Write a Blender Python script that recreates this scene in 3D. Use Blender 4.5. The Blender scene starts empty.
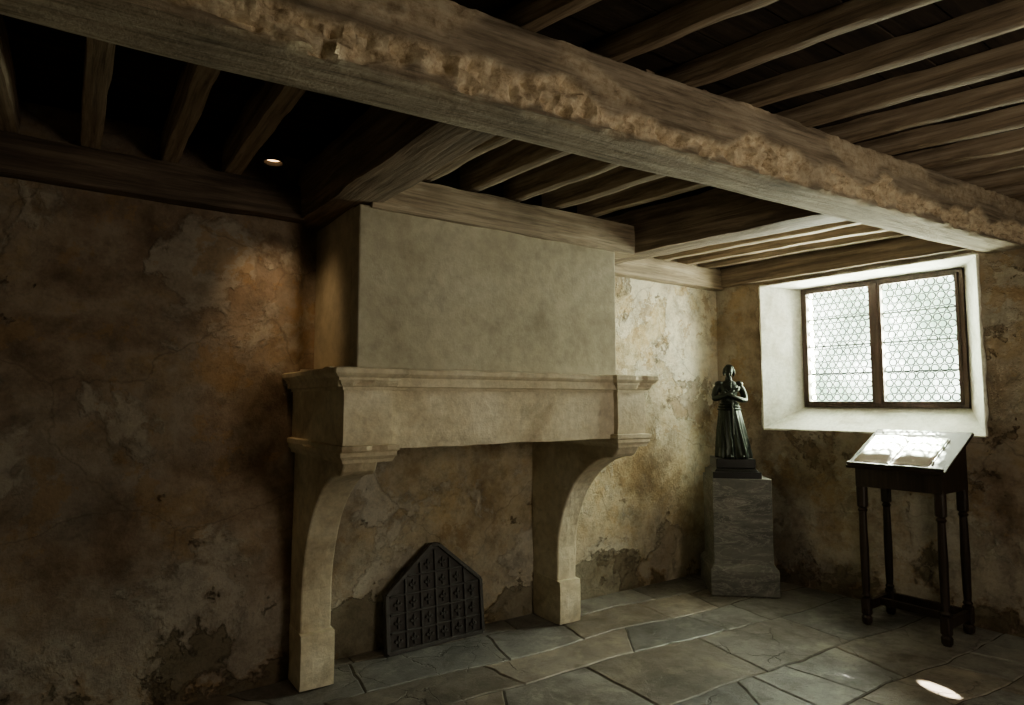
import bpy, math, random
from mathutils import Vector, Matrix, noise, Euler
random.seed(7)
S=bpy.context.scene
COL=S.collection
S.view_settings.view_transform='AgX'
S.view_settings.look='AgX - Medium High Contrast'
S.view_settings.exposure=.32
# ------------------------------------------------------------ node helpers
def newmat(name):
    m=bpy.data.materials.new(name); m.use_nodes=True
    nt=m.node_tree; nt.nodes.clear()
    out=nt.nodes.new('ShaderNodeOutputMaterial'); b=nt.nodes.new('ShaderNodeBsdfPrincipled')
    nt.links.new(b.outputs[0],out.inputs[0])
    return m,nt,b,out
def coords(nt,scale=(1,1,1)):
    tc=nt.nodes.new('ShaderNodeTexCoord'); mp=nt.nodes.new('ShaderNodeMapping')
    mp.inputs['Scale'].default_value=scale
    nt.links.new(tc.outputs['Object'],mp.inputs[0]); return mp.outputs[0]
def noi(nt,co,sc,det=6,rough=.6,dist=0.):
    n=nt.nodes.new('ShaderNodeTexNoise'); n.inputs['Scale'].default_value=sc
    n.inputs['Detail'].default_value=det; n.inputs['Roughness'].default_value=rough
    n.inputs['Distortion'].default_value=dist
    nt.links.new(co,n.inputs['Vector']); return n.outputs['Fac']
def ramp(nt,fac,stops):
    r=nt.nodes.new('ShaderNodeValToRGB'); el=r.color_ramp.elements
    while len(el)<len(stops): el.new(.5)
    for e,(p,c) in zip(el,stops):
        e.position=p; e.color=(c if len(c)==4 else (*c,1)) if not isinstance(c,(int,float)) else (c,c,c,1)
    nt.links.new(fac,r.inputs[0]); return r.outputs[0]
def mix(nt,f,a,b,mode='MIX'):
    m=nt.nodes.new('ShaderNodeMix'); m.data_type='RGBA'; m.blend_type=mode
    for i,v in ((0,f),(6,a),(7,b)):
        if isinstance(v,(int,float)): m.inputs[i].default_value=v
        elif isinstance(v,tuple): m.inputs[i].default_value=(*v,1)
        else: nt.links.new(v,m.inputs[i])
    return m.outputs[2]
def math_(nt,op,a,b=0.,clamp=False):
    m=nt.nodes.new('ShaderNodeMath'); m.operation=op; m.use_clamp=clamp
    for i,v in ((0,a),(1,b)):
        if isinstance(v,(int,float)): m.inputs[i].default_value=v
        else: nt.links.new(v,m.inputs[i])
    return m.outputs[0]
def bump(nt,b,h,strength=.4,dist=.02):
    n=nt.nodes.new('ShaderNodeBump'); n.inputs['Strength'].default_value=strength; n.inputs['Distance'].default_value=dist
    nt.links.new(h,n.inputs['Height']); nt.links.new(n.outputs[0],b.inputs['Normal'])
L=lambda nt,a,b:nt.links.new(a,b)

# ------------------------------------------------------------ materials
def m_plaster(name,kind):
    m,nt,b,o=newmat(name); co=coords(nt)
    sep=nt.nodes.new('ShaderNodeSeparateXYZ'); L(nt,co,sep.inputs[0])
    n1=noi(nt,co,1.6,9,.64,.15); n2=noi(nt,co,1.5,10,.66,.2); n3=noi(nt,co,9,9,.75); n4=noi(nt,co,.8,4,.5,.3)
    n5=noi(nt,co,1.25,11,.68,.2); n6=noi(nt,co,55,4,.7); n7=noi(nt,co,3.6,9,.7,.1); n8=noi(nt,co,2.7,10,.7,.1)
    n9=noi(nt,co,1.05,9,.6,.2)
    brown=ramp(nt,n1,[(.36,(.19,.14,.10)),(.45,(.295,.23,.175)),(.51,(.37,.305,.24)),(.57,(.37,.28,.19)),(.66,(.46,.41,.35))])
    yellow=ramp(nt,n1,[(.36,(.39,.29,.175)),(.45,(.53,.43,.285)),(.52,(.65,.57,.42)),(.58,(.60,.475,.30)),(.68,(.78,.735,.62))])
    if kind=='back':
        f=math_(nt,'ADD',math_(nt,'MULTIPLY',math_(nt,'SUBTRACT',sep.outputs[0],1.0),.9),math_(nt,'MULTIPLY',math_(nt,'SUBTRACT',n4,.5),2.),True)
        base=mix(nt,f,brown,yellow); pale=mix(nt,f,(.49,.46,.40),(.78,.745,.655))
    else:
        base=mix(nt,.08,brown,yellow); pale=(.50,.46,.39)
    g9=ramp(nt,n9,[(.50,0.),(.60,1.)])
    base=mix(nt,math_(nt,'MULTIPLY',g9,.35),base,(.38,.365,.335))
    patch=ramp(nt,n2,[(.515,0.),(.545,1.)])
    base=mix(nt,math_(nt,'MULTIPLY',patch,.55),base,pale)
    p3=ramp(nt,n7,[(.36,1.),(.47,0.)])
    base=mix(nt,math_(nt,'MULTIPLY',p3,.36),base,(.19,.135,.09))
    p8=ramp(nt,n8,[(.41,1.),(.425,0.)])
    base=mix(nt,math_(nt,'MULTIPLY',p8,.5),base,(.36,.24,.13))
    p2=ramp(nt,n5,[(.425,1.),(.433,0.)])
    base=mix(nt,math_(nt,'MULTIPLY',p2,.5),base,(.23,.16,.105))
    pe=ramp(nt,n5,[(.420,0.),(.430,1.),(.440,0.)])
    base=mix(nt,math_(nt,'MULTIPLY',pe,.4),base,(.10,.072,.047))
    # hairline cracks
    v=nt.nodes.new('ShaderNodeTexVoronoi'); v.feature='DISTANCE_TO_EDGE'; v.inputs['Scale'].default_value=.9
    wr=nt.nodes.new('ShaderNodeVectorMath'); wr.operation='ADD'
    nz=nt.nodes.new('ShaderNodeTexNoise'); nz.inputs['Scale'].default_value=2; nz.inputs['Detail'].default_value=8; L(nt,co,nz.inputs['Vector'])
    sc=nt.nodes.new('ShaderNodeVectorMath'); sc.operation='SCALE'; sc.inputs['Scale'].default_value=.5; L(nt,nz.outputs['Color'],sc.inputs[0])
    L(nt,co,wr.inputs[0]); L(nt,sc.outputs[0],wr.inputs[1]); L(nt,wr.outputs[0],v.inputs['Vector'])
    cr=ramp(nt,v.outputs['Distance'],[(.0,1.),(.006,0.)])
    base=mix(nt,math_(nt,'MULTIPLY',cr,.35),base,(.08,.06,.04))
    # damp zone low on the wall
    hh0=math_(nt,'ADD',sep.outputs[2],math_(nt,'MULTIPLY',math_(nt,'SUBTRACT',n2,.5),-2.4))
    hh1=math_(nt,'ADD',hh0,math_(nt,'MULTIPLY',math_(nt,'SUBTRACT',n7,.5),-1.2))
    bloom=ramp(nt,hh1,[(.14,0.),(.24,1.),(.50,.8),(.9,0.)])
    base=mix(nt,math_(nt,'MULTIPLY',bloom,.45),base,(.55,.53,.48))
    damp=ramp(nt,hh1,[(.07,1.),(.12,0.)])
    base=mix(nt,math_(nt,'MULTIPLY',damp,.65),base,(.15,.125,.08))
    base=mix(nt,.6,base,ramp(nt,n3,[(.34,.45),(.54,1.)]),'MULTIPLY')
    base=mix(nt,.25,base,ramp(nt,n6,[(.3,.5),(.6,1.)]),'MULTIPLY')
    L(nt,base,b.inputs['Base Color']); b.inputs['Roughness'].default_value=.92
    hh=math_(nt,'ADD',math_(nt,'MULTIPLY',n3,.6),math_(nt,'ADD',math_(nt,'MULTIPLY',patch,.2),math_(nt,'ADD',math_(nt,'MULTIPLY',n2,.8),math_(nt,'MULTIPLY',p2,-.45))))
    hh=math_(nt,'ADD',hh,math_(nt,'ADD',math_(nt,'MULTIPLY',n6,.14),math_(nt,'ADD',math_(nt,'MULTIPLY',damp,-.35),math_(nt,'MULTIPLY',n7,.5))))
    bump(nt,b,hh,1.,.03); return m
def m_stone(name,c1,c2,c3,sc=3.,bs=.35,st=.35):
    m,nt,b,o=newmat(name); co=coords(nt)
    n1=noi(nt,co,sc,9,.66,.4); n2=noi(nt,co,sc*9,8,.7); n3=noi(nt,co,sc*2.3,8,.7,.3)
    c=ramp(nt,n1,[(.36,c1),(.5,c2),(.64,c3)])
    c=mix(nt,.6,c,ramp(nt,n2,[(.3,.6),(.6,1.)]),'MULTIPLY')
    c=mix(nt,math_(nt,'MULTIPLY',ramp(nt,n3,[(.34,1.),(.46,0.)]),st),c,tuple(x*.45 for x in c1))
    L(nt,c,b.inputs['Base Color']); b.inputs['Roughness'].default_value=.85
    bump(nt,b,math_(nt,'ADD',n2,math_(nt,'MULTIPLY',n1,1.5)),bs,.015); return m
def m_wood(name,c1,c2,c3,rough=.75,axis=0,bs=.5,sc=1.):
    m,nt,b,o=newmat(name)
    s=[16*sc,16*sc,16*sc]; s[axis]=.9*sc
    co=coords(nt,tuple(s)); co2=coords(nt)
    n1=noi(nt,co,1.2,8,.68,.6); n2=noi(nt,co2,2.5,6,.6); n3=noi(nt,co,4.,4,.6)
    c=ramp(nt,n1,[(.32,c1),(.5,c2),(.66,c3)])
    c=mix(nt,.5,c,ramp(nt,n2,[(.3,.5),(.6,1.)]),'MULTIPLY')
    c=mix(nt,.4,c,ramp(nt,n3,[(.36,.35),(.48,1.)]),'MULTIPLY')
    L(nt,c,b.inputs['Base Color']); b.inputs['Roughness'].default_value=rough
    bump(nt,b,math_(nt,'ADD',n1,math_(nt,'MULTIPLY',n3,.5)),bs,.012); return m
def m_plain(name,c,rough=.5,metal=0.,ns=30,nb=.15,var=.35,spec=.5):
    m,nt,b,o=newmat(name); co=coords(nt); n=noi(nt,co,ns,6,.6)
    cc=mix(nt,var,c,ramp(nt,n,[(.3,.4),(.7,1.)]),'MULTIPLY')
    L(nt,cc,b.inputs['Base Color']); b.inputs['Roughness'].default_value=rough; b.inputs['Metallic'].default_value=metal
    b.inputs['Specular IOR Level'].default_value=spec
    bump(nt,b,n,nb,.004); return m
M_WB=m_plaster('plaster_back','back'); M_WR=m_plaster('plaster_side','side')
M_STONE=m_stone('mantel_limestone',(.50,.42,.30),(.66,.59,.45),(.75,.69,.56),2.2,.4)
M_HOOD=m_stone('hood_plaster',(.37,.33,.25),(.445,.405,.315),(.51,.47,.38),1.3,.22,.3)
M_REV=m_stone('reveal_limewash',(.68,.67,.59),(.84,.84,.78),(.90,.90,.85),4.,.15,.2)
M_JOIST=m_wood('joist_oak',(.12,.086,.06),(.33,.26,.192),(.50,.415,.32))
M_TRIM=m_wood('trimmer_oak',(.08,.056,.04),(.21,.16,.117),(.34,.27,.205))
M_PLATE=m_wood('plate_oak',(.15,.113,.078),(.34,.275,.203),(.49,.415,.318))
M_PDARK=m_wood('plate_dark',(.05,.037,.028),(.13,.097,.073),(.22,.17,.13))
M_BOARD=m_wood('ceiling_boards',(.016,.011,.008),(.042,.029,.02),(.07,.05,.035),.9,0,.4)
M_DWOOD=m_wood('lectern_oak',(.012,.008,.006),(.030,.019,.014),(.052,.034,.025),.38,2,.15,1.5)
M_FRAME=m_wood('frame_wood',(.05,.03,.024),(.09,.058,.045),(.13,.088,.07),.5,2,.2)
M_IRON=m_plain('cast_iron',(.10,.094,.092),.55,.4,25,.6)
M_BRONZE=m_plain('dark_bronze',(.045,.052,.045),.36,.8,18,.1)
M_BLACK=m_plain('black_marble',(.012,.012,.012),.3)
M_LEAD=m_plain('window_lead',(.10,.125,.105),.7)
M_PAGE=m_plain('book_paper',(.88,.87,.80),.8,0,60,.05,.1)
M_COVER=m_plain('book_cover',(.10,.045,.02),.5)
M_LAMP=m_plain('lamp_metal',(.05,.045,.04),.4,.7)
def m_marble():
    m,nt,b,o=newmat('grey_marble'); co=coords(nt)
    mp=nt.nodes.new('ShaderNodeMapping'); mp.inputs['Rotation'].default_value=(.0,.65,.0); mp.inputs['Scale'].default_value=(1,1,3.2); L(nt,co,mp.inputs[0])
    n0=noi(nt,mp.outputs[0],3.2,9,.72,1.2); n1=noi(nt,mp.outputs[0],1.6,8,.68,1.0); n2=noi(nt,co,40,4,.6)
    c=ramp(nt,n1,[(.35,(.085,.085,.08)),(.5,(.145,.145,.135)),(.65,(.22,.215,.20))])
    vein=ramp(nt,n0,[(.475,0.),(.50,1.),(.52,0.)])
    c=mix(nt,math_(nt,'MULTIPLY',vein,.5),c,(.48,.47,.44))
    c=mix(nt,.3,c,ramp(nt,n2,[(.3,.6),(.7,1.)]),'MULTIPLY')
    L(nt,c,b.inputs['Base Color']); b.inputs['Roughness'].default_value=.5; return m
M_MARBLE=m_marble()
def m_floor():
    m,nt,b,o=newmat('flagstones'); co=coords(nt)
    at=nt.nodes.new('ShaderNodeAttribute'); at.attribute_name='slab'
    n1=noi(nt,co,1.5,9,.68,.4); n2=noi(nt,co,8,9,.8); n4=noi(nt,co,.7,4); n5=noi(nt,co,3.1,9,.72,.3)
    c=ramp(nt,n1,[(.34,(.13,.115,.10)),(.47,(.22,.203,.185)),(.56,(.285,.268,.248)),(.68,(.37,.355,.33))])
    c=mix(nt,math_(nt,'MULTIPLY',ramp(nt,n4,[(.4,0.),(.6,1.)]),.35),c,(.195,.21,.215))
    c=mix(nt,math_(nt,'MULTIPLY',ramp(nt,n5,[(.53,0.),(.60,1.)]),.45),c,(.42,.395,.35))
    c=mix(nt,math_(nt,'MULTIPLY',ramp(nt,n5,[(.38,1.),(.45,0.)]),.45),c,(.11,.092,.075))
    c=mix(nt,1.,c,at.outputs['Color'],'MULTIPLY')
    c=mix(nt,.65,c,ramp(nt,n2,[(.34,.45),(.56,1.)]),'MULTIPLY')
    wr=nt.nodes.new('ShaderNodeVectorMath'); wr.operation='ADD'
    nz=nt.nodes.new('ShaderNodeTexNoise'); nz.inputs['Scale'].default_value=4; nz.inputs['Detail'].default_value=6; L(nt,co,nz.inputs['Vector'])
    sc=nt.nodes.new('ShaderNodeVectorMath'); sc.operation='SCALE'; sc.inputs['Scale'].default_value=.25; L(nt,nz.outputs['Color'],sc.inputs[0])
    L(nt,co,wr.inputs[0]); L(nt,sc.outputs[0],wr.inputs[1])
    v=nt.nodes.new('ShaderNodeTexVoronoi'); v.feature='DISTANCE_TO_EDGE'; v.inputs['Scale'].default_value=2.6
    L(nt,wr.outputs[0],v.inputs['Vector'])
    gate=ramp(nt,noi(nt,co,.9,2),[(.50,0.),(.54,1.)])
    cr=math_(nt,'MULTIPLY',ramp(nt,v.outputs['Distance'],[(0.,1.),(.012,0.)]),gate)
    c=mix(nt,math_(nt,'MULTIPLY',cr,.6),c,(.05,.042,.036))
    L(nt,c,b.inputs['Base Color'])
    L(nt,ramp(nt,n5,[(.35,.55),(.6,.32)]),b.inputs['Roughness'])
    bump(nt,b,math_(nt,'ADD',math_(nt,'MULTIPLY',n2,.5),math_(nt,'SUBTRACT',math_(nt,'ADD',n1,n5),cr)),.55,.02); return m
M_FLOOR=m_floor()
M_GROUT=m_plain('floor_joint',(.10,.088,.072),.95)
def m_beam():
    m,nt,b,o=newmat('main_beam'); co=coords(nt,(1.,16,16)); c2=coords(nt)
    at=nt.nodes.new('ShaderNodeAttribute'); at.attribute_name='crumble'
    n1=noi(nt,co,1.2,8,.68,.5); n2=noi(nt,c2,24,9,.75); n3=noi(nt,c2,3,6); n4=noi(nt,co,4,4,.6)
    w=ramp(nt,n1,[(.32,(.17,.135,.10)),(.5,(.37,.31,.24)),(.66,(.52,.45,.36))])
    w=mix(nt,.55,w,ramp(nt,n3,[(.3,.45),(.6,1.)]),'MULTIPLY')
    w=mix(nt,.45,w,ramp(nt,n4,[(.36,.3),(.48,1.)]),'MULTIPLY')
    p=ramp(nt,n2,[(.32,(.30,.22,.14)),(.46,(.64,.525,.38)),(.62,(.86,.775,.61))])
    L(nt,mix(nt,at.outputs['Fac'],w,p),b.inputs['Base Color']); b.inputs['Roughness'].default_value=.92
    bump(nt,b,math_(nt,'ADD',n1,n2),.8,.018); return m
M_BEAM=m_beam()
def m_glass():
    m,nt,b,o=newmat('old_glass'); nt.nodes.remove(b); co=coords(nt)
    v=nt.nodes.new('ShaderNodeTexVoronoi'); v.inputs['Scale'].default_value=22; L(nt,co,v.inputs['Vector'])
    n=noi(nt,co,2.0,3)
    c=ramp(nt,v.outputs['Distance'],[(.1,(.95,.98,.95)),(.6,(.64,.72,.66))])
    c=mix(nt,.7,c,ramp(nt,n,[(.42,(.38,.46,.40)),(.56,(1.,1.,1.))]),'MULTIPLY')
    t=nt.nodes.new('ShaderNodeBsdfTransparent'); L(nt,c,t.inputs[0])
    g=nt.nodes.new('ShaderNodeBsdfGlossy'); g.inputs['Roughness'].default_value=.15
    x=nt.nodes.new('ShaderNodeMixShader'); x.inputs[0].default_value=.04
    L(nt,t.outputs[0],x.inputs[1]); L(nt,g.outputs[0],x.inputs[2]); L(nt,x.outputs[0],o.inputs[0]); return m
M_GLASS=m_glass()
m,nt,b,o=newmat('lamp_glow'); b.inputs['Emission Color'].default_value=(1,.62,.32,1); b.inputs['Emission Strength'].default_value=3; M_GLOW=m

# ------------------------------------------------------------ geometry helpers
def mesh(name,v,f,mat,parent=None,smooth=False,loc=None,rot=None):
    me=bpy.data.meshes.new(name); me.from_pydata([tuple(p) for p in v],[],f); me.update()
    if mat: me.materials.append(mat)
    if smooth:
        for p in me.polygons: p.use_smooth=True
        if smooth!=True: me.set_sharp_from_angle(angle=math.radians(smooth))
    o=bpy.data.objects.new(name,me); COL.objects.link(o)
    if loc: o.location=loc
    if rot: o.rotation_euler=rot
    if parent: o.parent=parent
    return o
def empty(name,loc=(0,0,0),rot=(0,0,0)):
    o=bpy.data.objects.new(name,None); COL.objects.link(o); o.location=loc; o.rotation_euler=rot; o.empty_display_size=.1; return o
def boxvf(x0,x1,y0,y1,z0,z1):
    v=[(x0,y0,z0),(x1,y0,z0),(x1,y1,z0),(x0,y1,z0),(x0,y0,z1),(x1,y0,z1),(x1,y1,z1),(x0,y1,z1)]
    f=[(3,2,1,0),(4,5,6,7),(0,1,5,4),(1,2,6,5),(2,3,7,6),(3,0,4,7)]; return v,f
def bevel(o,w=.004,s=2):
    m=o.modifiers.new('b','BEVEL'); m.width=w; m.segments=s; m.limit_method='ANGLE'; return o
def box(name,x0,x1,y0,y1,z0,z1,mat,parent=None,bv=.004,**k):
    v,f=boxvf(x0,x1,y0,y1,z0,z1); o=mesh(name,v,f,mat,parent,**k)
    if bv: bevel(o,bv)
    return o
class Acc:
    def __init__(s): s.v=[]; s.f=[]
    def add(s,v,f):
        n=len(s.v); s.v+= [tuple(p) for p in v]; s.f+=[tuple(i+n for i in q) for q in f]
def rough_box(L_,W,H,nl,nw,nh,amp,seed,fs=3.,ch=.004):
    V=[];F=[];idx={}
    def vid(i,j,k):
        key=(i,j,k)
        if key not in idx:
            p=Vector((L_*i/nl,W*(j/nw-.5),H*(k/nh-.5)))
            q=p*fs+Vector((seed*13.1,seed*3.7,seed))
            d=noise.noise_vector(q)*amp+noise.noise_vector(q*3.1)*amp*.4
            if (j in(0,nw)) and (k in (0,nh)):
                c=ch*(1+1.2*noise.noise(Vector((p.x*5,seed,j+k)))); p.y-=math.copysign(c,p.y); p.z-=math.copysign(c,p.z)
            d.x=0
            if i in (0,nl): d*=.3
            idx[key]=len(V); V.append(p+d)
        return idx[key]
    for i in range(nl):
        for j in range(nw):
            F.append((vid(i,j,0),vid(i,j+1,0),vid(i+1,j+1,0),vid(i+1,j,0)))
            F.append((vid(i,j,nh),vid(i+1,j,nh),vid(i+1,j+1,nh),vid(i,j+1,nh)))
        for k in range(nh):
            F.append((vid(i,0,k),vid(i+1,0,k),vid(i+1,0,k+1),vid(i,0,k+1)))
            F.append((vid(i,nw,k),vid(i,nw,k+1),vid(i+1,nw,k+1),vid(i+1,nw,k)))
    for j in range(nw):
        for k in range(nh):
            F.append((vid(0,j,k),vid(0,j,k+1),vid(0,j+1,k+1),vid(0,j+1,k)))
            F.append((vid(nl,j,k),vid(nl,j+1,k),vid(nl,j+1,k+1),vid(nl,j,k+1)))
    return V,F
def beam(name,a,b,W,z0,z1,mat,parent=None,amp=.006,seed=0):
    a=Vector((a[0],a[1],0)); b=Vector((b[0],b[1],0)); d=b-a; Ln=d.length
    V,F=rough_box(Ln,W,z1-z0,max(4,int(Ln/.06)),4,3,amp,seed+1)
    return mesh(name,V,F,mat,parent,42,loc=(a.x,a.y,(z0+z1)/2),rot=(0,0,math.atan2(d.y,d.x)))

# ------------------------------------------------------------ room
XL,YF,YB=-1.3,-1.6,3.7
def wx(y): return 4.84+(YB-y)*.075
CZ=2.87
def linsp(a,b,n): return [a+(b-a)*i/n for i in range(n+1)]
def axis_vals(a,b,step,keys=()):
    ks=sorted(set([a,b]+list(keys))); out=[]
    for p,q in zip(ks,ks[1:]):
        n=max(1,round((q-p)/step)); out+=linsp(p,q,n)[:-1]
    return out+[ks[-1]]
def wallgrid(name,us,zs,fn,mat,hole=None,amp=.014):
    V=[];F=[];nz=len(zs)
    for u in us:
        for z in zs:
            a=amp
            if hole:
                du=max(hole[0]-u,u-hole[1],0); dz=max(hole[2]-z,z-hole[3],0); a*=min(1,math.hypot(du,dz)/.15)
            p=fn(u,z,0); q=Vector(p)
            d=noise.noise(q*1.7)*a*1.6+noise.noise(q*5.)*a*.7
            V.append(fn(u,z,d))
    for i in range(len(us)-1):
        for k in range(nz-1):
            uc=(us[i]+us[i+1])/2; zc=(zs[k]+zs[k+1])/2
            if hole and hole[0]<uc<hole[1] and hole[2]<zc<hole[3]: continue
            F.append((i*nz+k,(i+1)*nz+k,(i+1)*nz+k+1,i*nz+k+1))
    return mesh(name,V,F,mat,None,True)
def wyb(x):
    t=max(0,min(1,(1.10-x)/.12)); return YB-.11*t*t*(3-2*t)
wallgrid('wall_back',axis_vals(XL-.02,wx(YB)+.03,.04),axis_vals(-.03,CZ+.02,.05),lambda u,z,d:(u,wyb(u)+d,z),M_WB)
W1=(1.69,3.26,1.26,2.485)
wallgrid('wall_right',axis_vals(YF-.03,YB+.03,.05,W1[:2]),axis_vals(-.03,CZ+.02,.05,W1[2:]),lambda u,z,d:(wx(u)+d,u,z),M_WR,W1)
W2=(1.9,2.9,1.1,2.3)
wallgrid('wall_front',axis_vals(XL-.03,wx(YF)+.03,.1,W2[:2]),axis_vals(-.03,CZ+.02,.1,W2[2:]),lambda u,z,d:(u,YF+d,z),M_WR,W2)
wallgrid('wall_left',axis_vals(YF-.03,YB+.03,.1),axis_vals(-.03,CZ+.02,.1),lambda u,z,d:(XL+d,u,z),M_WR)
# floor slabs
def build_floor():
    V=[];F=[];C=[]
    ang=math.radians(-4); ca,sa=math.cos(ang),math.sin(ang)
    rows=[-2.6]
    while rows[-1]<4.6: rows.append(rows[-1]+random.uniform(.30,.60))
    def B(j,x): return rows[j]+.075*noise.noise(Vector((x*1.1,j*3.3,0)))+.014*noise.noise(Vector((x*7,j*3.3,5)))
    for j in range(len(rows)-1):
        x=-2.6-random.random()*.5; sk=random.uniform(-.05,.05)
        while x<6:
            w=random.uniform(.30,.95); nsk=random.uniform(-.08,.08)
            if random.random()<.2 and w>.6: nsk=random.choice((-.24,.22))
            g=.0032
            def xe(xx,s,t,sd): return xx+s*t+.014*noise.noise(Vector((xx*3,t*4,sd)))
            ring=[]; n_=9
            for i in range(n_): 
                t=i/n_; X=xe(x,sk,0,1)*(1-t)+xe(x+w,nsk,0,1)*t; ring.append((X,B(j,X)))
            for i in range(5):
                t=i/5; X=xe(x+w,nsk,t,1); ring.append((X,B(j,X)*(1-t)+B(j+1,X)*t))
            for i in range(n_):
                t=1-i/n_; X=xe(x,sk,1,1)*(1-t)+xe(x+w,nsk,1,1)*t; ring.append((X,B(j+1,X)))
            for i in range(5):
                t=1-i/5; X=xe(x,sk,t,1); ring.append((X,B(j,X)*(1-t)+B(j+1,X)*t))
            cx=sum(p[0] for p in ring)/len(ring); cy=sum(p[1] for p in ring)/len(ring)
            col=random.uniform(.72,1.22); ti=random.uniform(-.05,.08); cc=(col*(1+ti),col,col*(1-ti),1)
            zz=random.uniform(-.003,.0); tx,ty=random.uniform(-.005,.005),random.uniform(-.005,.005)
            m_=len(ring); n=len(V)
            for ins,z in ((g,-.016),(g,-.005),(g+.007,0)):
                for p in ring:
                    dx,dy=cx-p[0],cy-p[1]; 
                    px=p[0]+math.copysign(min(ins,abs(dx)),dx); py=p[1]+math.copysign(min(ins,abs(dy)),dy)
                    Xw=px*ca-py*sa; Yw=px*sa+py*ca
                    Xc=max(XL-.04,min(Xw,wx(max(min(Yw,YB),YF))+.04)); Yc=max(YF-.04,min(Yw,YB+.04))
                    V.append((Xc,Yc,z+zz-abs((px-cx)*tx)-abs((py-cy)*ty))); C.append(cc)
            for l in (0,1):
                for i in range(m_):
                    k=(i+1)%m_; F.append((n+l*m_+i,n+l*m_+k,n+(l+1)*m_+k,n+(l+1)*m_+i))
            F.append(tuple(n+2*m_+i for i in range(m_)))
            x+=w; sk=nsk
    o=mesh('floor',V,F,M_FLOOR)
    at=o.data.color_attributes.new('slab','FLOAT_COLOR','POINT')
    for i,c in enumerate(C): at.data[i].color=c
    mesh('joint_bed',[(XL-.05,YF-.05,-.008),(5.45,YF-.05,-.008),(5.45,YB+.05,-.008),(XL-.05,YB+.05,-.008)],[(0,1,2,3)],M_GROUT,o)
build_floor()
# ceiling boards (planks running along X, grooves between)
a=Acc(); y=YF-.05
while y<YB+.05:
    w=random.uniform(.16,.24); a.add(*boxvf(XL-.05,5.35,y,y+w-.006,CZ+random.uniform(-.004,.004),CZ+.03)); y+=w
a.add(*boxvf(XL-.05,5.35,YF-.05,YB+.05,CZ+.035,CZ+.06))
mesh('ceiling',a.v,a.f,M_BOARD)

# main beam
def by(x): return 2.095-(x+1.3)*.072   # far edge of main beam
def main_beam():
    p0=Vector((-1.3,2.095,0)); p1=Vector((5.0,by(5.0),0))
    d=(p1-p0); Ln=d.length; ang=math.atan2(d.y,d.x)
    W,H=.235,.302; nl,nw,nh=480,9,21
    V=[];F=[];C=[];idx={}
    def vid(i,j,k):
        key=(i,j,k)
        if key in idx: return idx[key]
        x=Ln*i/nl; y=-W*(1-j/nw); z=H*k/nh
        p=Vector((x,y,z)); q=Vector((x*1.5,y*3,z*3))
        dd=noise.noise_vector(q)*.009
        m=0
        if j in (0,nw) and k in (0,nh): 
            p.y+= .005 if j==0 else -.005; p.z+=.005 if k==0 else -.005
        if j==0:
            zz=z/H
            band=.44+.30*noise.noise(Vector((x*1.4,0,3)))+.28*noise.noise(Vector((x*5,2,3)))
            lo=.03+.12*noise.noise(Vector((x*3,5,1)))+.12*noise.noise(Vector((x*11,5,1)))
            m=max(0,min(1,(band-zz)*12))*max(0,min(1,(zz-lo)*14))
            gap=noise.noise(Vector((x*1.1,9,0))); m*=max(0,min(1,(gap+.5)*6))
            up=max(0,min(1,(zz-band)*6))*max(0,min(1,(noise.noise(Vector((x*2.3,z*6,20)))+.08)*6))
            r=noise.noise(Vector((x*16,z*18,1)))+.7*noise.noise(Vector((x*38,z*38,7)))
            dd.y+= m*(.012+.044*r)+up*.010*r + .004*noise.noise(Vector((x*9,z*25,4)))
            dd.z+= m*.010*r
            m=max(m,up*.5)
        if k==0 and j<=2:
            e=max(0,noise.noise(Vector((x*7,j*.7,1)))); dd.z+=.022*e*(1-j/3); m=max(m,min(1,e*3)*(1-j/3)*.6)
        if i in(0,nl): dd*=0
        idx[key]=len(V); V.append(p+dd); C.append(m); return idx[key]
    for i in range(nl):
        for j in range(nw):
            F.append((vid(i,j,0),vid(i,j+1,0),vid(i+1,j+1,0),vid(i+1,j,0)))
            F.append((vid(i,j,nh),vid(i+1,j,nh),vid(i+1,j+1,nh),vid(i,j+1,nh)))
        for k in range(nh):
            F.append((vid(i,0,k),vid(i+1,0,k),vid(i+1,0,k+1),vid(i,0,k+1)))
            F.append((vid(i,nw,k),vid(i,nw,k+1),vid(i+1,nw,k+1),vid(i+1,nw,k)))
    o=mesh('ceiling_beam',V,F,M_BEAM,None,50,loc=(p0.x,p0.y,2.478),rot=(0,0,ang))
    at=o.data.color_attributes.new('crumble','FLOAT_COLOR','POINT')
    for i,c in enumerate(C): at.data[i].color=(c,c,c,1)
main_beam()
# joists
J=empty('ceiling_joists')
k=0
for X in [-.7,-.32,.07,.45,.82,1.19,1.57,1.95,2.33,2.69,3.04,3.39,3.74,4.09,4.43,4.76]:
    yb=by(X)-.06; x2=X+.26*(yb-YF)
    w=.058+random.uniform(-.006,.010)
    beam('front_joist_%d'%k,(X,yb),(x2,YF) if x2<5.05 else (5.05,yb-(5.05-X)/.26),w,2.772+random.uniform(-.004,.004),CZ,M_JOIST,J,.008,k); k+=1
for xw,xb,w in [(-.95,-.95,.08),(-.62,-.62,.08),(-.31,-.32,.08),(0.0,0.02,.085),(.33,.345,.08),(.62,.64,.085)]:
    beam('back_joist_%d'%k,(xw,YB-.13),(xb,by(xb)-.1),w,2.685,CZ,M_JOIST,J,.008,k); k+=1
for xw,xb,w in [(1.50,1.58,.075),(1.80,1.92,.075),(2.10,2.25,.07),(2.39,2.57,.075),(2.68,2.89,.075)]:
    beam('back_joist_%d'%k,(xw,3.1),(xb,by(xb)-.1),w,2.685,CZ,M_JOIST,J,.008,k); k+=1
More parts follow.
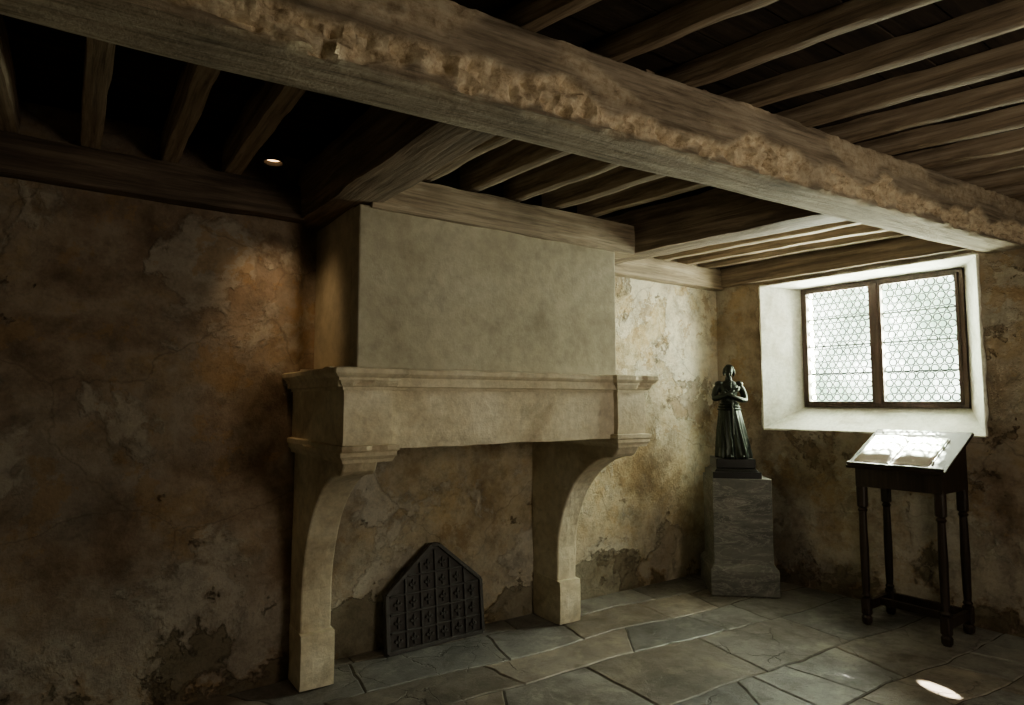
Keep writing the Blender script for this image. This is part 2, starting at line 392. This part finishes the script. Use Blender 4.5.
for xw,xb,w in [(3.42,3.75,.07),(3.72,4.05,.07),(4.02,4.36,.07),(4.32,4.66,.07),(4.6,4.9,.07)]:
    beam('back_joist_%d'%k,(xw,YB-.02),(xb,by(xb)-.1),w,2.675,CZ,M_JOIST,J,.008,k); k+=1
beam('trimmer_beam',(1.10,YB-.01),(1.16,by(1.1)-.05),.25,2.50,2.80,M_TRIM,None,.012,41)
beam('trimmer_beam.001',(3.10,YB-.01),(3.42,by(3.4)-.05),.24,2.505,2.80,M_TRIM,None,.012,42)
beam('hood_header_beam',(1.19,3.06),(3.05,3.06),.17,2.475,2.675,M_PLATE,None,.012,43)
beam('trim_1',(XL,3.55),(1.0,3.55),.11,2.50,2.69,M_PDARK,None,.008,44)
beam('trim_2',(2.95,3.645),(4.82,3.645),.12,2.50,2.68,M_PLATE,None,.006,45)
beam('trim_3',(wx(YB)-.03,3.6),(wx(1.7)-.03,1.66),.08,2.52,2.70,M_TRIM,None,.005,46)

# ------------------------------------------------------------ window 1
WIN=empty('window_1')
gy0,gy1,gz0,gz1=1.87,3.06,1.44,2.46
def gx(y): return wx(y)+.30
inner=[(wx(W1[0])-.006,W1[0],W1[2]),(wx(W1[1])-.006,W1[1],W1[2]),(wx(W1[1])-.006,W1[1],W1[3]),(wx(W1[0])-.006,W1[0],W1[3])]
gl=[(gx(gy0),gy0,gz0),(gx(gy1),gy1,gz0),(gx(gy1),gy1,gz1),(gx(gy0),gy0,gz1)]
ou=[(x+.16,y,z) for x,y,z in gl]
V=[];F=[]
def strip(A,B,n=24,m_=10,amp=.005):
    base=len(V)
    for i in range(n+1):
        for j in range(m_+1):
            a_=Vector(A[0]).lerp(Vector(A[1]),i/n); b_=Vector(B[0]).lerp(Vector(B[1]),i/n); p=a_.lerp(b_,j/m_)
            if 0<i<n and 0<j<m_: p=p+noise.noise_vector(p*6)*amp
            V.append(p)
    for i in range(n):
        for j in range(m_):
            F.append((base+i*(m_+1)+j,base+(i+1)*(m_+1)+j,base+(i+1)*(m_+1)+j+1,base+i*(m_+1)+j+1))
for i in range(4):
    k2=(i+1)%4
    strip((inner[i],inner[k2]),(gl[i],gl[k2])); strip((gl[i],gl[k2]),(ou[i],ou[k2]),14,3)
mesh('reveal',V,F,M_REV,WIN,False)
a=Acc()
def band(p,q,out):
    p=Vector(p);q=Vector(q);out=Vector(out);n=40;v=[];f=[]
    for i in range(n+1):
        c=p.lerp(q,i/n); wd=.006+.020*abs(noise.noise(c*5))+.006*noise.noise(c*20)
        v+= [c+Vector((-.009,0,0)),c+out*wd+Vector((-.006,0,0)),c+out*(wd+.004)+Vector((.02,0,0))]
    for i in range(n): f+=[(i*3,i*3+1,i*3+4,i*3+3),(i*3+1,i*3+2,i*3+5,i*3+4)]
    a.add(v,f)
band(inner[0],inner[1],(0,0,-1)); band(inner[1],inner[2],(0,1,0)); band(inner[2],inner[3],(0,0,1)); band(inner[3],inner[0],(0,-1,0))
mesh('worn_arris',a.v,a.f,M_REV,WIN)
def fbox(y0,y1,z0,z1,d0=-.03,d1=.03):
    v=[]
    for z in (z0,z1):
        for (y,xo) in ((y0,d0),(y1,d0),(y1,d1),(y0,d1)): v.append((gx(y)+xo,y,z))
    return v,[(0,3,2,1),(4,5,6,7),(0,1,5,4),(1,2,6,5),(2,3,7,6),(3,0,4,7)]
a=Acc(); t=.028; ym=(gy0+gy1)/2
a.add(*fbox(gy0,gy0+t,gz0,gz1)); a.add(*fbox(gy1-t,gy1,gz0,gz1)); a.add(*fbox(gy0,gy1,gz0,gz0+t)); a.add(*fbox(gy0,gy1,gz1-t,gz1))
a.add(*fbox(ym-.022,ym+.022,gz0+t,gz1-t,-.045,.03))
for (p,q) in ((gy0+t,ym-.022),(ym+.022,gy1-t)):
    s=.022; z0,z1=gz0+t,gz1-t
    a.add(*fbox(p,p+s,z0,z1,-.04,.0)); a.add(*fbox(q-s,q,z0,z1,-.04,.0)); a.add(*fbox(p,q,z0,z0+s,-.04,0)); a.add(*fbox(p,q,z1-s,z1,-.04,0))
bevel(mesh('casement_frame',a.v,a.f,M_FRAME,WIN),.003)
a=Acc(); g=Acc()
for (p,q) in ((gy0+t+.022,ym-.044),(ym+.044,gy1-t-.022)):
    z0,z1=gz0+t+.022,gz1-t-.022
    g.add([(gx(p)-.012,p,z0),(gx(q)-.012,q,z0),(gx(q)-.012,q,z1),(gx(p)-.012,p,z1)],[(0,1,2,3)])
    R=(q-p)/16; z=z0+R; row=0
    while z<z1-R*.5:
        off=0 if row%2==0 else R
        y=p+R+off
        while y<q-R*.5:
            n=12; ro,ri=R*.99,R*.99-.0085
            v=[];f=[]
            for i in range(n):
                th=2*math.pi*i/n
                for rr,xo in ((ro,-.014),(ri,-.016),(ri,-.010),(ro,-.010)):
                    yy=y+rr*math.cos(th); v.append((gx(yy)+xo,yy,z+rr*math.sin(th)))
            for i in range(n):
                k2=(i+1)%n
                for c in range(4):
                    d_=(c+1)%4; f.append((i*4+c,k2*4+c,k2*4+d_,i*4+d_))
            a.add(v,f); y+=2*R
        z+=R*1.732; row+=1
    for fr in (.25,.5,.75):
        zz=z0+(z1-z0)*fr; a.add(*fbox(p,q,zz-.005,zz+.005,-.026,-.018))
mesh('leading',a.v,a.f,M_LEAD,WIN); mesh('panes',g.v,g.f,M_GLASS,WIN)
# window 2 (behind the camera)
WN2=empty('window_2')
a=Acc()
for bb in [(W2[0],W2[0]+.05,W2[2],W2[3]),(W2[1]-.05,W2[1],W2[2],W2[3]),(W2[0],W2[1],W2[2],W2[2]+.05),(W2[0],W2[1],W2[3]-.05,W2[3]),(2.375,2.425,W2[2],W2[3]),(W2[0],W2[1],1.68,1.72)]:
    a.add(*boxvf(bb[0],bb[1],YF-.2,YF-.14,bb[2],bb[3]))
mesh('frame',a.v,a.f,M_FRAME,WN2)
a=Acc(); x0,x1,z0,z1=W2
a.add(*boxvf(x0-.05,x0,YF-.3,YF,z0-.05,z1+.05));a.add(*boxvf(x1,x1+.05,YF-.3,YF,z0-.05,z1+.05));a.add(*boxvf(x0,x1,YF-.3,YF,z0-.05,z0));a.add(*boxvf(x0,x1,YF-.3,YF,z1,z1+.05))
mesh('reveal',a.v,a.f,M_REV,WN2)
g2=mesh('panes',[(x0,YF-.17,z0),(x1,YF-.17,z0),(x1,YF-.17,z1),(x0,YF-.17,z1)],[(0,1,2,3)],None,WN2)
m,nt,b,o=newmat('shaded_glass'); nt.nodes.remove(b); tb=nt.nodes.new('ShaderNodeBsdfTransparent'); tb.inputs[0].default_value=(.25,.235,.20,1); nt.links.new(tb.outputs[0],o.inputs[0]); g2.data.materials.append(m)

# ------------------------------------------------------------ fireplace
FP=empty('stone_fireplace')
def sweep(name,path,prof,mat,parent):
    src=[Vector(p) for p in path]
    n0=len(src); nor=[]
    for i in range(n0-1):
        d=(src[i+1]-src[i]).normalized(); nor.append(Vector((d.y,-d.x)))
    pts=[]
    for i in range(n0):
        o=nor[0] if i==0 else nor[-1] if i==n0-1 else nor[i-1]+nor[i]
        pts.append((src[i],o))
        if i<n0-1:
            ln=(src[i+1]-src[i]).length; ns=int(ln/.03)
            for s in range(1,ns):
                pts.append((src[i].lerp(src[i+1],s/ns),nor[i]))
    n=len(pts); V=[];F=[]
    for (o_,z) in prof:
        for (p,o) in pts:
            q=p+o*o_
            e=noise.noise(Vector((q.x*4,q.y*4,z*9)))*.004+noise.noise(Vector((q.x*15,q.y*15,z*20)))*.004
            chip=max(0,noise.noise(Vector((q.x*9,q.y*9,z*6+3)))-.22)*.07 if o_>.02 else 0
            q=q-o*(chip-e*.5)
            V.append((q.x,q.y,z+e*.6))
    m_=len(prof)
    for j in range(m_-1):
        for i in range(n-1): F.append((j*n+i,j*n+i+1,(j+1)*n+i+1,(j+1)*n+i))
    F.append(tuple((m_-1)*n+i for i in range(n))); F.append(tuple(n-1-i for i in range(n)))
    return mesh(name,V,F,mat,parent)
x0,x1=.985,2.905; yf=2.80; bf=.035; bw=.235; WY=YB
path=[(x0,WY),(x0,yf-bf),(x0+bw,yf-bf),(x0+bw,yf),(x1-bw,yf),(x1-bw,yf-bf),(x1,yf-bf),(x1,WY)]
sweep('cornice',path,[(.0,1.545),(.010,1.545),(.010,1.560),(.016,1.565),(.024,1.578),(.028,1.590),(.038,1.590),(.038,1.602),(.050,1.612),(.058,1.622),(.058,1.642),(.046,1.648)],M_STONE,FP)
def rough_block(name,x0,x1,y0,y1,z0,z1,seed,amp=.003,step=.06,mat=M_STONE):
    Lx=x1-x0
    V,F=rough_box(Lx,y1-y0,z1-z0,max(3,int(Lx/step)),max(3,int((y1-y0)/step)),max(3,int((z1-z0)/step)),amp,seed,5,.005)
    return mesh(name,V,F,mat,FP,False,loc=(x0,(y0+y1)/2,(z0+z1)/2))
rough_block('lintel',x0+.1,x1-.1,yf,yf+.20,1.265,1.56,5)
for nm,xa,xb in (('left',x0,x0+bw),('right',x1-bw,x1)):
    rough_block('end_block_'+nm,xa,xb,yf-bf,YB-.02,1.29,1.56,7)
    pth=[(xa,YB),(xa,yf-bf),(xb,yf-bf),(xb,YB)]
    sweep('impost_'+nm,pth,[(-.02,1.215),(.002,1.215),(.006,1.230),(.018,1.245),(.018,1.262),(.026,1.270),(.026,1.292),(.0,1.296)],M_STONE,FP)
    ja,jb=(xa+.02,xb-.05) if nm=='left' else (xa+.045,xb-.025)
    prof=[(2.80,1.225),(2.83,1.17)]
    for i in range(0,17):
        th=math.pi/2*i/16
        prof.append((2.86+.55*math.sin(th)**1.15 , .42+.73*math.cos(th)**.95 if i<16 else .42))
    prof.append((3.41,.275))
    V=[];F=[];ns=5
    allp=prof+[(YB,.275),(YB,1.225)]
    for s in range(ns+1):
        X=ja+(jb-ja)*s/ns
        for (yy,zz) in allp:
            q=Vector((X*5,yy*6,zz*6)); d=noise.noise(q)*.008+noise.noise(q*3)*.004
            V.append((X,yy+(d if yy<YB else 0),zz))
    m_=len(allp)
    for s in range(ns):
        for i in range(m_):
            k2=(i+1)%m_; F.append((s*m_+i,(s+1)*m_+i,(s+1)*m_+k2,s*m_+k2))
    F.append(tuple(range(m_))); F.append(tuple(ns*m_+i for i in reversed(range(m_))))
    bevel(mesh('corbel_'+nm,V,F,M_STONE,FP),.010,2)
    rough_block('foot_'+nm,ja-.004,jb+.008,3.375,YB-.02,0,.285,9,.005,.05)
# hood (hollow)
hx0,hx1,hy=1.13,2.89,3.0
a=Acc(); a.add(*boxvf(hx0,hx1,hy,hy+.10,1.55,2.49)); a.add(*boxvf(hx0,hx0+.1,hy+.10,YB,1.55,2.50)); a.add(*boxvf(hx1-.1,hx1,hy+.10,YB,1.55,2.50))
bevel(mesh('chimney_hood',a.v,a.f,M_HOOD,FP),.008)
box('shelf_slab',x0-.03,x1+.03,yf-.04,YB-.03,1.56,1.636,M_STONE,FP,.004)
a=Acc()
for i in range(9):
    X=x0-.02+random.random()*.16; Y=2.9+random.random()*.5; r=random.uniform(.012,.03)
    v,f=boxvf(-r,r*1.3,-r,r,0,r*.9); ro=Matrix.Rotation(random.random()*3,3,'Z')
    a.add([ro@Vector(p)+Vector((X,Y,1.634)) for p in v],f)
bevel(mesh('stone_rubble',a.v,a.f,M_STONE,FP),.004)

# fireback
FB=empty('fireback',(1.895,3.585,0),(math.radians(-6),0,math.radians(1)))
def extr(poly,y0,y1):
    n=len(poly); v=[(x,y0,z) for x,z in poly]+[(x,y1,z) for x,z in poly]
    f=[tuple(range(n)),tuple(reversed(range(n,2*n)))]+[((i+1)%n,i,n+i,n+(i+1)%n) for i in range(n)]
    return v,f
poly=[(-.34,0),(.34,0),(.34,.335),(.03,.60),(-.02,.60),(-.34,.335)]
bevel(mesh('plate',*extr(poly,-.012,.02),M_IRON,FB),.004)
a=Acc()
def bar2(p,q,w,y0=-.030,y1=-.010):
    p=Vector(p);q=Vector(q);d=(q-p).normalized();n_=Vector((-d.y,d.x))*w/2
    pts=[p-n_,q-n_,q+n_,p+n_]; a.add(*extr([(u.x,u.y) for u in pts],y0,y1))
for i in range(len(poly)): bar2(Vector(poly[i])*.97+Vector((0,.008)),Vector(poly[(i+1)%6])*.97+Vector((0,.008)),.024)
for zz,hw in ((.115,.31),(.22,.31),(.325,.31),(.43,.19)): bar2((-hw,zz),(hw,zz),.012,-.028)
for xx,zt in ((-.206,.42),(-.103,.50),(0,.56),(.103,.50),(.206,.42)): bar2((xx,.02),(xx,zt),.012,-.028)
def fleur(cx,cz,s):
    a.add(*extr([(cx+s*u,cz+s*w_) for u,w_ in [(0,1),(.22,.45),(.1,.1),(.45,.45),(.7,.15),(.5,-.15),(.2,-.1),(.12,-.7),(-.12,-.7),(-.2,-.1),(-.5,-.15),(-.7,.15),(-.45,.45),(-.1,.1),(-.22,.45)]],-.026,-.010))
for cx in (-.26,-.155,-.052,.052,.155,.26):
    for cz in (.06,.163,.268): fleur(cx,cz,.040)
for cx,cz in ((-.155,.37),(-.052,.37),(.052,.37),(.155,.37),(-.05,.475),(.055,.475)): fleur(cx,cz,.038)
bevel(mesh('relief',a.v,a.f,M_IRON,FB),.003,1)

# ------------------------------------------------------------ pedestal + statue
PED=empty('marble_pedestal',(4.445,3.25,0),(0,0,math.radians(-42)))
box('plinth',-.255,.255,-.255,.255,0,.19,M_MARBLE,PED,.006)
def frustum(w0,w1,z0,z1):
    v=[(-w0,-w0,z0),(w0,-w0,z0),(w0,w0,z0),(-w0,w0,z0),(-w1,-w1,z1),(w1,-w1,z1),(w1,w1,z1),(-w1,w1,z1)]
    return v,[(3,2,1,0),(4,5,6,7),(0,1,5,4),(1,2,6,5),(2,3,7,6),(3,0,4,7)]
mesh('plinth_chamfer',*frustum(.255,.222,.19,.235),M_MARBLE,PED)
box('shaft',-.222,.222,-.222,.222,.23,.885,M_MARBLE,PED,.005)
ST=empty('bronze_statue',(4.41,3.255,.885),(0,0,math.radians(-42)))
box('base_slab',-.185,.185,-.185,.185,0,.05,M_BLACK,ST,.004)
bevel(mesh('base_mould',*frustum(.170,.150,.05,.075),M_BLACK,ST),.003)
box('base_block',-.150,.150,-.150,.150,.075,.15,M_BLACK,ST,.006)
sa=Acc()
def tube(pts,rad,seg=14,sub=4,flat=1.):
    P=[Vector(p) for p in pts]; n=len(P); Q=[];R=[]
    for i in range(n-1):
        a0,a1,a2,a3=P[max(i-1,0)],P[i],P[i+1],P[min(i+2,n-1)]
        for s in range(sub):
            t_=s/sub
            Q.append(.5*((2*a1)+(a2-a0)*t_+(2*a0-5*a1+4*a2-a3)*t_*t_+(3*a1-a0-3*a2+a3)*t_**3)); R.append(rad[i]*(1-t_)+rad[i+1]*t_)
    Q.append(P[-1]);R.append(rad[-1])
    d0=(Q[0]-Q[1]).normalized(); d1=(Q[-1]-Q[-2]).normalized()
    Q=[Q[0]+d0*R[0]*.8]+Q+[Q[-1]+d1*R[-1]*.8]; R=[R[0]*.5]+R+[R[-1]*.5]
    V=[];F=[]; prev=None
    for i,q in enumerate(Q):
        d=(Q[min(i+1,len(Q)-1)]-Q[max(i-1,0)]).normalized()
        if prev is None: u=d.orthogonal().normalized()
        else: u=(prev-d*prev.dot(d)).normalized()
        prev=u; w_=d.cross(u)
        for k in range(seg):
            th=2*math.pi*k/seg; V.append(q+(u*math.cos(th)+w_*math.sin(th)*flat)*R[i])
    m_=len(Q)
    for i in range(m_-1):
        for k in range(seg):
            k2=(k+1)%seg; F.append((i*seg+k,i*seg+k2,(i+1)*seg+k2,(i+1)*seg+k))
    F.append(tuple(reversed(range(seg)))); F.append(tuple((m_-1)*seg+k for k in range(seg)))
    return V,F
def ell(c,r,rot=(0,0,0),nu=20,nv=14):
    V=[];F=[];R=Euler(rot).to_matrix(); c=Vector(c)
    V.append(c+R@Vector((0,0,r[2])))
    for j in range(1,nv):
        ph=math.pi*j/nv
        for i in range(nu):
            th=2*math.pi*i/nu; V.append(c+R@Vector((r[0]*math.sin(ph)*math.cos(th),r[1]*math.sin(ph)*math.sin(th),r[2]*math.cos(ph))))
    V.append(c+R@Vector((0,0,-r[2]))); 
    for i in range(nu):
        k=(i+1)%nu; F.append((0,1+i,1+k)); F.append((len(V)-1,1+(nv-2)*nu+k,1+(nv-2)*nu+i))
        for j in range(nv-2): F.append((1+j*nu+i,1+(j+1)*nu+i,1+(j+1)*nu+k,1+j*nu+k))
    return V,F
rings=[(0,.30,.26,.05,.06),(.04,.305,.26,.05,.06),(.25,.275,.235,.04,.05),(.5,.24,.205,.02,.03),(.75,.21,.175,.01,.01),(.92,.188,.15,0,0),(1.0,.158,.125,-.005,0),(1.06,.138,.108,-.01,0),(1.14,.152,.115,-.01,0),(1.24,.175,.128,-.01,0),(1.33,.190,.11,-.01,0),(1.39,.14,.085,-.005,0),(1.43,.068,.06,0,-.005),(1.50,.05,.052,0,-.02)]
V=[];F=[];seg=72;sub=5; RR=[]
for i in range(len(rings)-1):
    for s in range(sub):
        t_=s/sub; RR.append([rings[i][c]*(1-t_)+rings[i+1][c]*t_ for c in range(5)])
RR.append(list(rings[-1]))
for (z,rx,ry,dx,dy) in RR:
    am=max(0,min(1,(1.0-z)/.5))*.12
    for k in range(seg):
        th=2*math.pi*k/seg
        fo=1+am*(math.sin(th*9+z*1.5+math.sin(th*2)*1.4)*.7+.5*math.sin(th*17+2*z+1))
        if z<.2: fo+=.05*math.sin(th*5+1)
        V.append((dx+rx*fo*math.cos(th),-dy*.6+ry*fo*math.sin(th),z))
n=len(RR)
for i in range(n-1):
    for k in range(seg):
        k2=(k+1)%seg; F.append((i*seg+k,i*seg+k2,(i+1)*seg+k2,(i+1)*seg+k))
F.append(tuple(reversed(range(seg)))); F.append(tuple((n-1)*seg+k for k in range(seg)))
sa.add(V,F)
for z,rx,ry in ((.99,.172,.14),(.94,.193,.158),(.89,.208,.168)):
    pts=[(rx*math.cos(2*math.pi*i/16),ry*math.sin(2*math.pi*i/16),z) for i in range(17)]; sa.add(*tube(pts,[.014]*17,8,2))
for sx in (-1,1): sa.add(*tube([(sx*.09+.03,-.17,.05),(sx*.11+.03,-.31,.035)],[.05,.032],12,3))
sa.add(*tube([(-.165,0,1.345),(-.24,-.005,1.24),(-.265,-.05,1.10),(-.16,-.16,1.13),(-.02,-.195,1.20),(.03,-.19,1.225)],[.066,.062,.056,.050,.038,.028],16,4))
sa.add(*tube([(.165,0,1.345),(.245,-.005,1.23),(.265,-.06,1.07),(.15,-.17,1.07),(.0,-.21,1.13),(-.05,-.205,1.155)],[.066,.062,.056,.050,.038,.028],16,4))
sa.add(*ell((-.18,0,1.36),(.082,.075,.058))); sa.add(*ell((.18,0,1.36),(.082,.075,.058)))
sa.add(*ell((-.268,-.04,1.09),(.058,.058,.052))); sa.add(*ell((.268,-.05,1.06),(.058,.058,.052)))
def hand(w,dirv,side):
    w=Vector(w);d=Vector(dirv).normalized(); up=Vector((0,0,1)); out=Vector((0,-1,0))
    sa.add(*tube([w,w+d*.045,w+d*.085],[.026,.038,.034],12,3,.6))
    for i,(o_,l) in enumerate(((.030,.062),(.010,.072),(-.010,.066),(-.030,.052))):
        b0=w+d*.08+up*o_
        sa.add(*tube([b0,b0+d*l*.4+out*.006,b0+d*l*.75-out*.012,b0+d*l*.9-out*.035],[.0115,.011,.010,.008],8,2))
    b0=w+d*.03+up*.03; sa.add(*tube([b0,b0+up*.035+d*.015+out*.01,b0+up*.055+d*.035],[.014,.012,.010],8,2))
hand((.03,-.19,1.225),(.75,.18,.30),1); hand((-.05,-.205,1.155),(-.78,.16,.22),-1)
sa.add(*tube([(-.015,-.165,1.36),(-.008,-.180,1.22)],[.014,.013],8,3)); sa.add(*ell((-.016,-.163,1.385),(.022,.022,.022)))
v,f=boxvf(-.10,.09,-.210,-.190,1.045,1.07); sa.add(v,f)
v,f=boxvf(-.020,.014,-.262,-.240,.42,1.07); v=[(x,y+(.045 if z>1 else -.005),z) for x,y,z in v]; sa.add(v,f)
sa.add(*tube([(0,.0,1.40),(0,-.015,1.50)],[.058,.052],14,3))
HR=Euler((math.radians(24),math.radians(4),math.radians(-12))).to_matrix(); HC=Vector((-.005,-.045,1.585))
def hp(p): return HC+HR@Vector(p)
def hell(c,r,rot=(0,0,0)):
    v,f=ell(c,r,rot); sa.add([hp(p) for p in v],f)
hell((0,0,.01),(.072,.092,.10)); hell((0,-.03,-.055),(.052,.058,.052)); hell((0,-.066,-.088),(.022,.022,.018))
v,f=tube([(0,-.088,.02),(0,-.104,-.012),(0,-.108,-.028)],[.008,.011,.014],8,3); sa.add([hp(p) for p in v],f)
for sx in(-1,1):
    hell((sx*.030,-.083,.028),(.022,.012,.007)); hell((sx*.030,-.080,.006),(.013,.010,.008)); hell((sx*.035,-.065,-.03),(.022,.022,.02))
    hell((sx*.074,0,-.01),(.01,.02,.03))
hell((0,-.090,-.052),(.022,.010,.005)); hell((0,-.088,-.064),(.019,.010,.006))
hell((0,.020,.035),(.086,.095,.092))
for i in range(22):
    th=math.radians(-62+ (304)*i/21)
    c_,s_=math.cos(th),math.sin(th)
    p0=(.05*c_,.02+.05*s_,.110); p1=(.088*c_,.018+.095*s_,.04); p2=(.096*c_,.015+.100*s_,-.03); p3=(.084*c_,.012+.09*s_,-.080)
    if s_<-.45: continue
    v,f=tube([p0,p1,p2,p3],[.013,.018,.018,.011],8,4); sa.add([hp(p) for p in v],f)
fig=mesh('figure',[Vector(p)*.44 for p in sa.v],sa.f,M_BRONZE,ST,True,loc=(-.01,0,.148),rot=(0,0,math.radians(4)))
rm=fig.modifiers.new('r','REMESH'); rm.mode='VOXEL'; rm.voxel_size=.0026; rm.use_smooth_shade=True
sm=fig.modifiers.new('s','SMOOTH'); sm.iterations=1; sm.factor=.4

# ------------------------------------------------------------ lectern
LE=empty('reading_lectern',(4.62,2.01,0),(0,0,math.radians(1.5)))
def leg(name,x,y):
    H=.955
    prof=[(0,.022,0),(.015,.030,0),(.045,.032,0),(.06,.023,0),(.07,.028,1),(.17,.028,1),(.175,.020,0),(.19,.028,0),(.205,.020,0),(.25,.023,0),(.50,.026,0),(.74,.021,0),(.755,.029,0),(.77,.020,0),(.78,.028,1),(H,.028,1)]
    seg=16;V=[];F=[]
    for z,r,sq in prof:
        for k in range(seg):
            th=2*math.pi*k/seg+math.pi/seg; q=1/max(abs(math.cos(th)),abs(math.sin(th))) if sq else 1.05
            V.append((x+r*q*math.cos(th),y+r*q*math.sin(th),z))
    for i in range(len(prof)-1):
        for k in range(seg):
            k2=(k+1)%seg; F.append((i*seg+k,i*seg+k2,(i+1)*seg+k2,(i+1)*seg+k))
    F.append(tuple(reversed(range(seg)))); F.append(tuple((len(prof)-1)*seg+k for k in range(seg)))
    mesh(name,V,F,M_DWOOD,LE)
lx,ly=.175,.235
i=1
for sx in(-1,1):
    for sy in(-1,1): leg('leg_%d'%i,sx*lx,sy*ly); i+=1
for sy in(-1,1): box('side_stretcher_%d'%(sy+1),-lx+.02,lx-.02,sy*ly-.014,sy*ly+.014,.09,.15,M_DWOOD,LE,.003)
box('front_stretcher',-.014,.014,-ly+.01,ly-.01,.10,.145,M_DWOOD,LE,.003)
box('back_stretcher',lx-.014,lx+.014,-ly+.02,ly-.02,.09,.15,M_DWOOD,LE,.003)
def lz(x): return 1.035+(x+.25)*.47
polyx=[(-.205,.915),(.205,.915),(.205,lz(.205)),(-.205,lz(-.205))]
v=[(x,-.262,z) for x,z in polyx]+[(x,.262,z) for x,z in polyx]
bevel(mesh('apron_box',v,[(0,1,2,3),(7,6,5,4),(1,0,4,5),(2,1,5,6),(3,2,6,7),(0,3,7,4)],M_DWOOD,LE),.003)
sl=math.atan(.47)
TOP=empty('desk_board_pivot',(-.25,0,1.037),(0,-sl,0)); TOP.parent=LE
M_BOARDTOP=m_plain('desk_top_wood',(.05,.037,.028),.55,0,12,.2,.4,.25)
box('desk_board',0,.545,-.30,.30,0,.022,M_BOARDTOP,TOP,.005)
box('book_ledge',0,.018,-.29,.29,.022,.045,M_DWOOD,TOP,.004)
BK=empty('open_book',(4.62,2.01,0),(0,0,math.radians(1.5)))
BP=empty('book_pivot',(-.25,0.03,1.037),(0,-sl,0)); BP.parent=BK
def page(nm,sgn):
    V=[];F=[];n=14; wv,lv=.225,.36; x0_=.050
    us=[wv*i/n for i in range(n+1)]
    for xx in (x0_,x0_+lv):
        for u in us:
            t_=u/wv; h=.030+.022*math.sin(min(1,t_*2.3)*math.pi*.5)*(1-t_*.65)+ (-.012 if t_<.01 else 0)
            V.append((xx,sgn*u,h))
        for u in us: V.append((xx,sgn*u,.029))
    m_=n+1
    for i in range(n):
        F.append((i,i+1,2*m_+i+1,2*m_+i)); F.append((m_+i,2*m_+m_+i,2*m_+m_+i+1,m_+i+1))
        F.append((i,m_+i,m_+i+1,i+1)); F.append((2*m_+i,2*m_+i+1,3*m_+i+1,3*m_+i))
    F.append((n,m_+n,3*m_+n,2*m_+n)); F.append((0,2*m_,3*m_,m_))
    mesh(nm,V,F,M_PAGE,BP,True)
page('pages_left',1); page('pages_right',-1)
box('cover',.040,.422,-.235,.235,.0235,.029,M_COVER,BP,.002)

# ------------------------------------------------------------ ceiling spot lamp
LP=empty('ceiling_spotlight',(.735,3.12,2.70))
V=[];F=[];seg=24
for z,r in ((.16,.03),(.0,.03),(-.0,.045),(-.05,.050),(-.05,.044),(-.02,.040)):
    for k in range(seg): V.append((r*math.cos(2*math.pi*k/seg),r*math.sin(2*math.pi*k/seg),z))
for i in range(5):
    for k in range(seg):
        k2=(k+1)%seg; F.append((i*seg+k,(i+1)*seg+k,(i+1)*seg+k2,i*seg+k2))
F.append(tuple(range(seg)))
mesh('housing',V,F,M_LAMP,LP)
mesh('bulb_face',[(.038*math.cos(2*math.pi*k/seg),.038*math.sin(2*math.pi*k/seg),-.03) for k in range(seg)],[tuple(reversed(range(seg)))],M_GLOW,LP)

# ------------------------------------------------------------ lights
def area(name,loc,target,sx,sy,P,col):
    l=bpy.data.lights.new(name,'AREA'); l.shape='RECTANGLE'; l.size=sx; l.size_y=sy; l.energy=P; l.color=col
    o=bpy.data.objects.new(name,l); COL.objects.link(o); o.location=loc
    o.rotation_euler=(Vector(target)-Vector(loc)).to_track_quat('-Z','Y').to_euler(); return o
area('daylight_window_1',(5.42,2.47,1.95),(4.4,2.40,1.95),1.24,1.06,420,(1.,.935,.81))
area('daylight_window_2',(2.4,YF-.12,1.7),(2.1,0,1.7),.98,1.18,34,(1.,.87,.69))
def spot(name,loc,tgt,P,ang,blend,col,r=.03):
    l=bpy.data.lights.new(name,'SPOT'); l.energy=P; l.spot_size=math.radians(ang); l.spot_blend=blend; l.color=col; l.shadow_soft_size=r
    o=bpy.data.objects.new(name,l); COL.objects.link(o); o.location=loc
    o.rotation_euler=(Vector(tgt)-Vector(loc)).to_track_quat('-Z','Y').to_euler()
spot('lamp_beam',(.735,3.12,2.63),(.95,3.60,1.82),14,64,1.,(1.,.70,.40),.05)
spot('sun_shaft',(6.55,2.72,4.00),(4.60,2.04,1.16),50000,8.5,.5,(1,.97,.9),.02)
spot('sun_shaft.001',(2.14,-3.58,3.04),(3.76,1.54,0.0),120000,.5,.2,(1,.97,.9),.01)
w=bpy.data.worlds.new('sky'); S.world=w; w.use_nodes=True
wt=w.node_tree; bg=wt.nodes['Background']; bg.inputs[1].default_value=7.
tc=wt.nodes.new('ShaderNodeTexCoord'); wn=wt.nodes.new('ShaderNodeTexNoise'); wn.inputs['Scale'].default_value=9.; wn.inputs['Detail'].default_value=5
wr_=wt.nodes.new('ShaderNodeValToRGB'); wr_.color_ramp.elements[0].position=.42; wr_.color_ramp.elements[0].color=(.55,.64,.54,1); wr_.color_ramp.elements[1].position=.58; wr_.color_ramp.elements[1].color=(1,1,.97,1)
wt.links.new(tc.outputs['Generated'],wn.inputs['Vector']); wt.links.new(wn.outputs['Fac'],wr_.inputs[0]); wt.links.new(wr_.outputs[0],bg.inputs[0])
# ------------------------------------------------------------ camera
c=bpy.data.cameras.new('camera'); co=bpy.data.objects.new('camera',c); COL.objects.link(co)
c.sensor_width=36; c.lens=22.15; c.clip_start=.02
co.location=(0,0,1.5); co.rotation_euler=(math.radians(90+4.31),0,math.radians(-34.5))
S.camera=co
